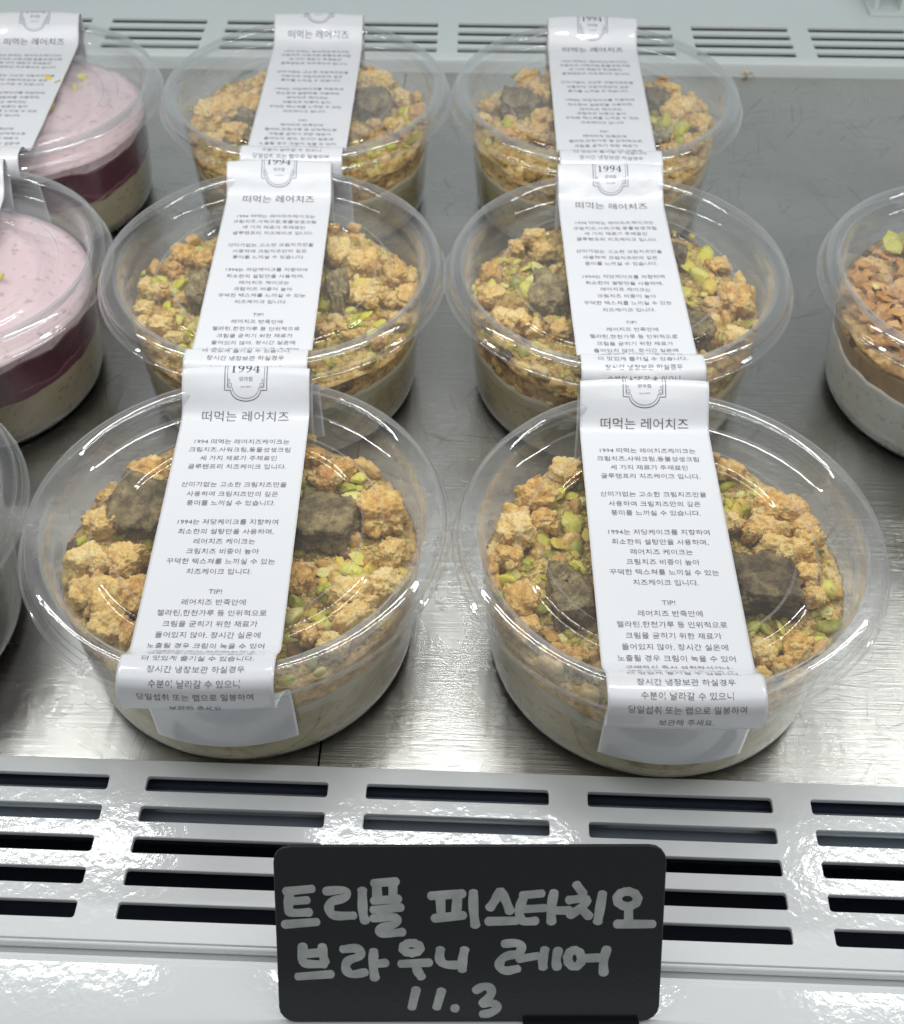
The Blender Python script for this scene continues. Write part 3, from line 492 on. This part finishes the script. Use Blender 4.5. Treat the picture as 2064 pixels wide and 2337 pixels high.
# ------------------------------------------------------------------ tub and lid meshes (shared)
lid_prof = spline([(61.5,49.0),(61.6,50.0),(60.9,50.6),(60.4,51.0),(60.5,52.2),(60.1,53.9),(59.2,55.2),(57.6,56.1),(55.9,56.0),(54.6,55.1),(53.9,53.7),(53.6,52.0),(53.0,50.2),(52.3,49.2),(51.2,48.6),(49.5,48.3),(43.2,48.3),(42.4,48.4),(41.9,49.2),(41.2,49.55),(40.6,49.5),(37.6,49.5),(37.0,49.55),(36.3,49.2),(35.8,48.4),(35.0,48.3),(20,48.3),(0.01,48.3)], 2)
def lidrf(a, j, r, z): return r+(.05*math.sin(a*3+z) if r > 50 else .12*math.sin(a*2+r*.2)), z+.05*math.sin(a*5+r*.3)
V, F = lathe(lid_prof, 144, lidrf); ME_LID = mesh('lid', V, F)
V, F = lathe(spline([(61.0,49.6),(61.9,49.3),(62.0,48.7),(61.3,48.6)], 1), 144); ME_RIM = mesh('skirt_edge', V, F)
tub_prof = spline([(59.2,52.2),(59.3,54.0),(57.5,54.7),(55.6,54.6),(54.7,53.5),(54.3,51.0),(53.8,46.5),(53.2,44.8),(52.9,43),(50.4,12),(50.0,7.5),(49.2,3.6),(47.4,1.2),(45.0,.5),(43,1.2),(40,1.6),(0.01,1.6)], 2)
V, F = lathe(tub_prof, 128); ME_TUB = mesh('tub', V, F)
def tabmesh():   # small thumb tab pressed into the lid skirt
    V, F = [], []
    P = [(-4.6,0),(-4.2,1.3),(-3.2,1.9),(3.2,1.9),(4.2,1.3),(4.6,0)]
    for k in (1, .82):
        for x, z in P: V.append((x*k, -62.0-(1-k)*2.6, 49.4+z*k))
    for i in range(5): F.append((i, i+1, 7+i, 6+i))
    F.append((6,7,8,9,10,11)); return mesh('thumb_tab', V, F)
ME_TAB = tabmesh()
def inner_r(z): return 50.0+(z-10)*.094 - .35
def make_tub(pos, rz, label, cat_label_args, group='clear dessert tubs in the case', tabang=.6):
    t = thing('dessert_tub', label, 'dessert tub', (pos[0], pos[1], 0), 0, group)
    link('container', ME_TUB, M_tub, t, rot=(0,0,rz)); ld = link('lid', ME_LID, M_lid, t, rot=(0,0,rz))
    link('skirt_edge', ME_RIM, M_lid, ld); link('thumb_tab', ME_TAB, M_lid, ld, rot=(0,0,tabang-rz))
    if cat_label_args: make_label(t, *cat_label_args)
    return t

# ------------------------------------------------------------------ food pieces
def ico(sub):
    bm = bmesh.new(); bmesh.ops.create_icosphere(bm, subdivisions=sub, radius=1); return bm
def finish(bm, name, smooth=True):
    me = bpy.data.meshes.new(name); bm.to_mesh(me); bm.free()
    me.polygons.foreach_set('use_smooth', [smooth]*len(me.polygons)); me.update(); return me
def rock(seed, lump=.34, grain=.10, boxy=0, sub=4, flat=1):
    bm = ico(sub)
    for v in bm.verts:
        p = v.co.copy()
        if boxy:
            m = max(abs(p.x), abs(p.y), abs(p.z)); q = p/m*.86; p = p.lerp(q, boxy)
        o = Vector((seed*3.7, seed*1.3, seed*9.1)); d = v.co
        r = 1+lump*noise.fractal(d*1.4+o, 1.0, 2.1, 3)
        vd = noise.voronoi(d*4.2+o)[0]; r += grain*.5*(.5-vd[0]*1.3)
        vd = noise.voronoi(d*11+o)[0]; r += grain*.8*(.5-vd[0]*1.5)*(1 if noise.noise(d*3+o) > -.2 else .3)
        r += grain*.7*noise.noise(d*26+o)
        p *= r; p.z *= flat; v.co = p*S
    return finish(bm, 'chunk', True)
LOW = {}
def both(*a):
    hi = rock(*a, 5, .88); lo = rock(*a, 3, .88); LOW[hi.name] = lo; return hi, lo
CRP = [both(i+1, .36, .13, .6 if i % 2 else .25) for i in range(8)]
BRP = [both(i+31, .22, .12, .8) for i in range(4)]
CR = [a for a, b in CRP]; BRW = [a for a, b in BRP]; CRS = [b for a, b in CRP]; BRS = [b for a, b in BRP]
for me in CRS: me.materials.append(M_crumb)
CRSO = [me.copy() for me in CRS[:4]]
for me in CRSO: me.materials.clear(); me.materials.append(M_crumbo)
for me in BRS: me.materials.append(M_choc)
for me in CR: me.materials.append(M_crumb)
CRO = [me.copy() for me in CR[:4]]
for a, b in zip(CRO, CRS): LOW[a.name] = b
for me in CRO: me.materials.clear(); me.materials.append(M_crumbo)
for me in BRW: me.materials.append(M_brown)
BRD = [me.copy() for me in BRW[:2]]
for a, b in zip(BRD, BRS): LOW[a.name] = b
for me in BRD: me.materials.clear(); me.materials.append(M_choc)
def nut(seed):
    rg = random.Random(seed); bm = ico(2)
    cuts = [(Vector((rg.gauss(0,1), rg.gauss(0,1), rg.gauss(0,1))).normalized(), rg.uniform(.35, .8)) for _ in range(4)]
    for v in bm.verts:
        p = v.co.copy(); p *= 1+.22*noise.noise(p*1.6+Vector((seed,0,0)))
        for n_, d in cuts:
            e = p.dot(n_)-d
            if e > 0: p -= n_*e*.93
        p += Vector((noise.noise(p*4+Vector((seed,1,2))), noise.noise(p*4+Vector((3,seed,2))), 0))*.08
        p.x *= 1.25; p.z *= .8; v.co = p*S
    me = finish(bm, 'pistachio', seed % 3 == 0); me.materials.append(M_pist); return me
NUT = [nut(i+5) for i in range(12)]
def bed_mesh(seed, z0=24, z1=36.5, amp=3.5):
    V, F = [], []; nr, na = 26, 96
    def hz(x, y): 
        p = Vector((x*.05+seed*5, y*.05, seed)); g = Vector((x*.35, y*.35, seed))
        return z1+amp*noise.noise(p)+1.2*noise.noise(g)-1.0*noise.voronoi(g)[0][0]
    V.append((0,0,hz(0,0)))
    for i in range(1, nr+1):
        r = inner_r(z1)*i/nr
        for j in range(na):
            a = 2*math.pi*j/na; x, y = r*math.cos(a), r*math.sin(a); V.append((x, y, hz(x, y)))
    for j in range(na): F.append((0, 1+j, 1+(j+1) % na))
    for i in range(nr-1):
        for j in range(na): a = 1+i*na+j; b = 1+i*na+(j+1) % na; F.append((a, a+na, b+na, b))
    base = 1+(nr-1)*na; last = base
    for k in range(1, 9):
        b = len(V)
        for j in range(na):
            a = 2*math.pi*j/na; zt = V[base+j][2]; zz = zt+(z0-zt)*k/8
            g = Vector((a*12, zz*.3, seed)); r = inner_r(zz)-.1-1.5*noise.voronoi(g)[0][0]
            V.append((r*math.cos(a), r*math.sin(a), zz))
        for j in range(na): F.append((last+j, b+j, b+(j+1) % na, last+(j+1) % na))
        last = b
    return V, F
def cream_mesh(seed, z0, z1, wob=1.5, top=True, inset=.15):
    prof = [(0.01, z0), (inner_r(z0)-inset-(3.5 if z0 < 4 else 0), z0)] + ([(inner_r(6)-.6-inset, 3.6), (inner_r(8)-inset, 7)] if z0 < 4 else []) 
    n0 = 10; zs = [max(z0, 8)+(z1-max(z0, 8))*i/n0 for i in range(n0+1)]
    prof += [(inner_r(z)-inset, z) for z in zs]
    if top: prof += [(inner_r(z1)-4, z1+.2), (20, z1+.3), (0.01, z1+.3)]
    zt = z1
    def rf(a, j, r, z):
        if z > z1-3: z = z+wob*(noise.noise(Vector((math.cos(a)*2.2, math.sin(a)*2.2, seed)))+.5*noise.noise(Vector((math.cos(a)*7, math.sin(a)*7, seed))))
        return r+.12*noise.noise(Vector((math.cos(a)*9, math.sin(a)*9, z*.4+seed))), z
    return lathe(prof, 96, rf)
def scatter_bvh(objs, origin):
    V, F = [], []
    for o in objs:
        mw = o.matrix_local; b = len(V); me = LOW.get(o.data.name, o.data); V += [mw @ v.co for v in me.vertices]; F += [tuple(b+i for i in p.vertices) for p in me.polygons]
    return BVHTree.FromPolygons(V, F)
def drop(bv, x, y):
    h = bv.ray_cast(Vector((x*S, y*S, .60)), Vector((0,0,-1)))
    return (h[0].z/S, h[1]) if h[0] is not None else (36, Vector((0,0,1)))
def loose_crumbs(root, bv, seed, n=1500, cols=None, rmax=50, m=None, size=(.28, .85)):
    rg = random.Random(seed); V, F = [], []; mi = []; n = int(n)
    for i in range(n):
        r = rmax*math.sqrt(rg.random()); a = rg.uniform(0, 6.2832); x, y = r*math.cos(a), r*math.sin(a)
        z, nn = drop(bv, x, y); q = rg.uniform(*size)*(1 if rg.random() < .85 else 1.5); b = len(V)
        z = min(z, 47.6)
        R3 = Matrix.Rotation(rg.uniform(0, 6.28), 3, 'Z') @ Matrix.Rotation(rg.uniform(0, 6.28), 3, 'X')
        for p in ((1,0,0),(-1,0,0),(0,1,0),(0,-1,0),(0,0,1),(0,0,-1)):
            w3 = R3 @ Vector((p[0]*q*rg.uniform(.6,1.2), p[1]*q*rg.uniform(.6,1.2), p[2]*q*rg.uniform(.5,1))); V.append((x+w3.x, y+w3.y, z+w3.z+q*.3))
        for f in ((0,2,4),(2,1,4),(1,3,4),(3,0,4),(2,0,5),(1,2,5),(3,1,5),(0,3,5)): F.append(tuple(b+k for k in f))
        mi += [rg.choice((0,0,0,1,4,4,4,5,3))]*8
    me = mesh('loose_crumbs', V, F, False)
    for x in (M_crumb, M_crumbo, M_pist, M_bed, M_green, M_olive): me.materials.append(x)
    me.polygons.foreach_set('material_index', mi)
    o = link('loose_crumbs', me, None, root); o['kind'] = 'stuff'; return o
def pistachio_cake(key, pos, label, seed, nuts):
    rg = random.Random(seed)
    root = thing('pistachio_cheesecake', label, 'cheesecake', (pos[0], pos[1], 0), 0, 'pistachio brownie cheesecakes inside the tubs')
    V, F = cream_mesh(seed, 2.2, 27, 2.0); link('cheese_cream', mesh('cheese_cream', V, F), M_cream, root)
    V, F = bed_mesh(seed); bed = link('crumb_bed', mesh('crumb_bed', V, F), M_bed, root)
    solid = [bed]
    def piece(name, me, x, y, z, sx, sy, sz, rot):
        o = link(name, me, None, root, (x, y, z), rot, (sx, sy, sz)); o.matrix_local = Matrix.LocRotScale(Vector((x, y, z))*S, o.rotation_euler, Vector((sx, sy, sz))); return o
    for e in CHUNKS[key]:
        k, x, y, w_, h_ = e
        r = w_/2
        if k == 'P': continue
        y -= 1.0
        d = math.hypot(x, y); lim = 50.5-r*.85
        if d > lim: x *= lim/d; y *= lim/d
        if k == 'C':
            rz_ = min(r*.95, 8.0); z = min(37.5+rz_*.55, 48.2-rz_*1.02)
            me = rg.choice(CR if rg.random() < .86 else CRO)
            big = r > 4
            solid.append(piece('crumble_chunk', me, x, y, z, r*(.86 if big else 1.06), h_/2*(1.0 if big else 1.2), rz_*(.82 if big else .9), (rg.uniform(-.3,.3), rg.uniform(-.3,.3), rg.choice((0, 3.14))+rg.uniform(-.5,.5))))
            for q in range(4 if big else 0):
                t = rg.uniform(0, 6.28); q2 = r*rg.uniform(.26, .46); dx, dy = math.cos(t)*r*.78, math.sin(t)*h_/2*.9
                if math.hypot(x+dx, y+dy) > 49.5-q2*.8: continue
                solid.append(piece('crumble_chunk', rg.choice(CR), x+dx, y+dy, min(z+rg.uniform(-1.5, 2.2), 47.8-q2), q2*rg.uniform(.9,1.3), q2, q2*.85, (rg.uniform(0,6), rg.uniform(0,6), rg.uniform(0,6))))
        else:
            r2 = h_/2*1.25; rz_ = 7.0
            me = BRD[seed % 2] if (r > 14 and rg.random() < .35) else rg.choice(BRW)
            solid.append(piece('brownie_chunk', me, x, y, 39.6, r*1.0, r2, rz_, (rg.uniform(-.18,.18), rg.uniform(-.18,.18), rg.uniform(-.3,.3))))
    # small crumble pieces filling between, and against the clear wall
    bv = scatter_bvh(solid, pos)
    for i in range(60):
        a = rg.uniform(0, 6.2832); d = 47*math.sqrt(rg.random()); x, y = d*math.cos(a), d*math.sin(a); z, nn = drop(bv, x, y); r = rg.uniform(1.6, 3.4)
        if z > 43: continue
        piece('crumble_chunk', rg.choice(CRS+CRSO), x, y, z+r*.2, r*rg.uniform(.8,1.3), r, r*.8, (rg.uniform(0,3), rg.uniform(0,3), rg.uniform(0,6)))
    for i in range(90):
        a = rg.uniform(0, 6.2832); r = rg.uniform(1.6, 3.9); z = rg.uniform(25, 40); d = inner_r(z)-r*.62-.3
        piece('crumble_chunk', rg.choice(CRS+CRSO+CRS+BRS[:1]), d*math.cos(a), d*math.sin(a), z, r*.62, r*1.15, r*.85, (0, 0, a))
    bv = scatter_bvh(solid, pos)
    def putnut(x, y, r):
        d = math.hypot(x, y)
        if d > 48.5: x *= 48.5/d; y *= 48.5/d
        z, nn = drop(bv, x, y); z = min(z, 48.2-r*.55)
        piece('pistachio_piece', rg.choice(NUT), x, y, z+r*.35, r*rg.uniform(.85,1.15), r*rg.uniform(.75,1.05), r*rg.uniform(.6,.9), (rg.uniform(-.7,.7), rg.uniform(-.7,.7), rg.uniform(0, 6.28)))
    for e in CHUNKS[key]:
        if e[0] == 'P': putnut(e[1], e[2]-1, e[3]*.66)
    for i in range(nuts):
        a = rg.uniform(0, 6.2832); d = 48*math.sqrt(rg.random()); x, y = d*math.cos(a), d*math.sin(a)
        if noise.noise(Vector((x*.06, y*.06, seed*3.3))) < -.08 and rg.random() < .8: continue
        putnut(x, y, rg.uniform(1.0, 2.7))
    for i in range(10):
        a = rg.uniform(0, 6.2832); r = rg.uniform(1.4, 2.6); z = rg.uniform(28, 41); d = inner_r(z)-r*.5-.1
        piece('pistachio_piece', rg.choice(NUT), d*math.cos(a), d*math.sin(a), z, r*.5, r*1.1, r*.8, (0, 0, a))
    loose_crumbs(root, bv, seed+50, 9000 if pos[1] < 400 else 5000)
    return root

TUBS = [
 ('FL', (-69.4,244.1), 'front row pistachio dessert tub, the one nearer the left side, with pale crumble heap', (-2.95, .033, 1.0, -1.9, .10, 1)),
 ('FR', (54.5,243.2), 'front row pistachio dessert tub, the one nearer the right side, largest in the photo', (-2.5, .028, 1.0, 0, .10, 2)),
 ('ML', (-75.5,368.0), 'middle row pistachio dessert tub between the pink dessert and its paired tub', (-2.7, .033, .75, -2.6, .28, 3)),
 ('MR', (46.8,370.3), 'middle row pistachio dessert tub beside bare steel, its label glaring at the top', (2.1, .045, .8, -4.0, .5, 4)),
 ('BL', (-78.5,493.7), 'back row pistachio dessert tub beside the pink one, with an orange crumble lump', (.6, .012, .72, 2.7, .30, 5)),
 ('BR', (44.5,495.9), 'back row pistachio dessert tub standing beside open steel before the rear grille', (1.65, .025, .72, -3.6, .34, 6)),
]
FOODL = {'FL': 'pistachio cheesecake with big pale crumble mass and dark brownies in the front left tub',
 'FR': 'pistachio cheesecake with smooth grey-green brownie slab in the front right tub',
 'ML': 'pistachio cheesecake with rounded orange crumble balls in the tub beside the pink dessert',
 'MR': 'pistachio cheesecake with one large tan crumble wedge in the middle right tub',
 'BL': 'pistachio cheesecake with an orange crumble lump in the rear tub beside the pink one',
 'BR': 'pistachio cheesecake in the rear tub next to the open steel floor'}
for i, (k, p, lab, la) in enumerate(TUBS):
    make_tub(p, i*.7, lab, la, tabang=(.62, .42, .55, -.75, .62, -.7)[i])
    pistachio_cake(k, p, FOODL[k], i+3, (230, 300, 260, 210, 150, 150)[i])

# pink berry desserts, caramel dessert, dark dessert at the frame edges
def swirl(seed, zc=44, amp=3.5, R=46, edge=33):
    V, F = [], []; nr, na = 60, 120
    for i in range(nr+1):
        r = max(.01, R*i/nr)
        for j in range(na):
            a = 2*math.pi*j/na
            ph = (r/15.0 - a/(2*math.pi))*2*math.pi
            z = zc - (r/R)**3*(zc-edge) + 1.7*math.sin(ph+.6*math.sin(3*a))*(1-(r/R)**2)*.9 + 1.3*noise.noise(Vector((r*math.cos(a)*.06, r*math.sin(a)*.06, seed)))
            V.append((r*math.cos(a), r*math.sin(a), min(z, 47.6)))
    for i in range(nr):
        for j in range(na): a = i*na+j; b = i*na+(j+1) % na; F.append((a, a+na, b+na, b))
    return V, F
def pink_cake(pos, label, seed):
    root = thing('berry_cheesecake', label, 'cheesecake', (*pos, 0), 0, 'pink berry cheesecakes at the left')
    V, F = cream_mesh(seed, 2.2, 25, 7); link('cheese_cream', mesh('c', V, F), M_beige, root)
    V, F = cream_mesh(seed+.5, 22, 37, 3.0, True, .3); link('berry_layer', mesh('c', V, F), M_berry, root)
    V, F = swirl(seed, 45.5, 3, 49.6, 39.5); top = link('whipped_top', mesh('c', V, F), M_pink, root)
    V, F = cream_mesh(seed+.9, 36.2, 40.5, 1.0, True, .5); link('pink_rim_layer', mesh('c', V, F), M_pink, root)
    bv = scatter_bvh([top], pos); rg = random.Random(seed)
    spots = {0: [(21,27,2.6,1), (19,19,1.8,0), (10,16,4.2,0), (12,12,3,0), (14,-2,2.0,0), (5,-4,2.0,0)], 1: [(18,-2,2.2,0),(21,0,1.8,0),(16,-6,2.0,0),(13,-14,2.6,0),(10,-3,2,0),(14,3,1.6,0)]}[int(seed) % 2]
    for x, y, r, dk in spots:
        z, nn = drop(bv, x, y); link('pistachio_piece', NUT[rg.randrange(12)], None, root, (x, y, min(z+.8, 47.3)), (rg.random(), rg.random(), rg.random()*6), (r*1.35, r*1.0, r*.8))
make_tub((-201.8,488.8), .3, 'rear tub of pink berry dessert at the upper left corner', (-3.2, .03, .72, -1.0, .3, 7), tabang=.62)
pink_cake((-201.8,488.8), 'pink topped berry cheesecake with scattered pistachios in the upper left tub', 0)
make_tub((-195.6,364.1), .9, 'pink berry dessert tub cut by the left edge, nearer than the other pink one', (-4.6, .10, .75, 0, .25, 8), tabang=.5)
pink_cake((-195.6,364.1), 'pink cream berry cheesecake nearer the camera, with smooth swirl on top', 1)

make_tub((-193.5,241.0), .2, 'dark dessert tub at the left frame edge, only its lid rim showing', (-18, .0, .8, 0, .2, 9), tabang=1.2)
root = thing('cocoa_cheesecake', 'dark cocoa cheesecake in the tub at the left edge', 'cheesecake', (-193.5,241.0,0))
V, F = cream_mesh(5, 2.2, 38, 2.5); link('cocoa_layer', mesh('c', V, F), M_cocoa, root)
V, F = swirl(4, 42, 3, 49.8, 38); link('cocoa_top', mesh('c', V, F), M_cocoa, root)

make_tub((180.2,370.2), 1.4, 'caramel topped white dessert tub cut by the right frame edge', (1.5, -.01, .8, 0, .2, 10), tabang=-.95)
root = thing('caramel_cheesecake', 'white cheesecake under brown cream and caramel flakes in the tub at the right edge', 'cheesecake', (180.2,370.2,0))
V, F = cream_mesh(8, 2.2, 26, 4.5, True, .12); link('white_cream', mesh('c', V, F), M_milk, root)
V, F = cream_mesh(8.4, 16, 35, 2.0, True, .5); link('brown_cream', mesh('c', V, F), M_latte, root)
V, F = bed_mesh(9, 31, 37, 3); bed = link('crumb_bed', mesh('c', V, F), M_bed, root)
bv = scatter_bvh([bed], None); rg = random.Random(5)
def flake(seed):
    rr = random.Random(seed); V, F = [], []; n = 7; L = rr.uniform(6, 11); w_ = rr.uniform(2.2, 4.2); cu_ = rr.uniform(.1, .55)
    for i in range(n+1):
        t = i/n-.5; x = L*t; z = -cu_*x*x*.25
        for s_, dz in ((-1, 0), (1, .25), (1, 1.0), (-1, .8)): V.append((x, s_*w_/2*(1+.3*math.sin(i*1.7+seed)), z+dz+.3*math.sin(i+seed)))
    for i in range(n):
        for j in range(4): F.append((i*4+j, i*4+(j+1) % 4, (i+1)*4+(j+1) % 4, (i+1)*4+j))
    F += [(3,2,1,0), tuple(n*4+j for j in range(4))]
    me = mesh('flake', V, F, False); me.materials.append(M_flake); return me
FK = [flake(i) for i in range(8)]
for i in range(295):
    a = rg.uniform(0, 6.2832); d = 47*math.sqrt(rg.random()); x, y = d*math.cos(a), d*math.sin(a)
    z, nn = drop(bv, x, y); link('caramel_flake', rg.choice(FK), None, root, (x, y, min(46.5, z+rg.uniform(0, 6)*(1-(d/55)**2)+.5)), (rg.gauss(0,.4), rg.gauss(0,.4), rg.uniform(0,6.28)), (1,1,1))
for i in range(22):
    a = rg.uniform(0, 6.2832); z = rg.uniform(32, 38); d = inner_r(z)-1.6; link('cocoa_bit', rg.choice(BRS+CRSO), None, root, (d*math.cos(a), d*math.sin(a), z), (0,0,a), (1.4, 3.0, 2.4))
for x, y, r in ((-26, 37, 5), (-20, 40, 4.2), (-38, 10, 1.5)):
    z, nn = drop(bv, x, y); link('pistachio_piece', NUT[3], None, root, (x, y, min(45, z+5)), (.4,.3,x), (r*.8, r, r*.5))
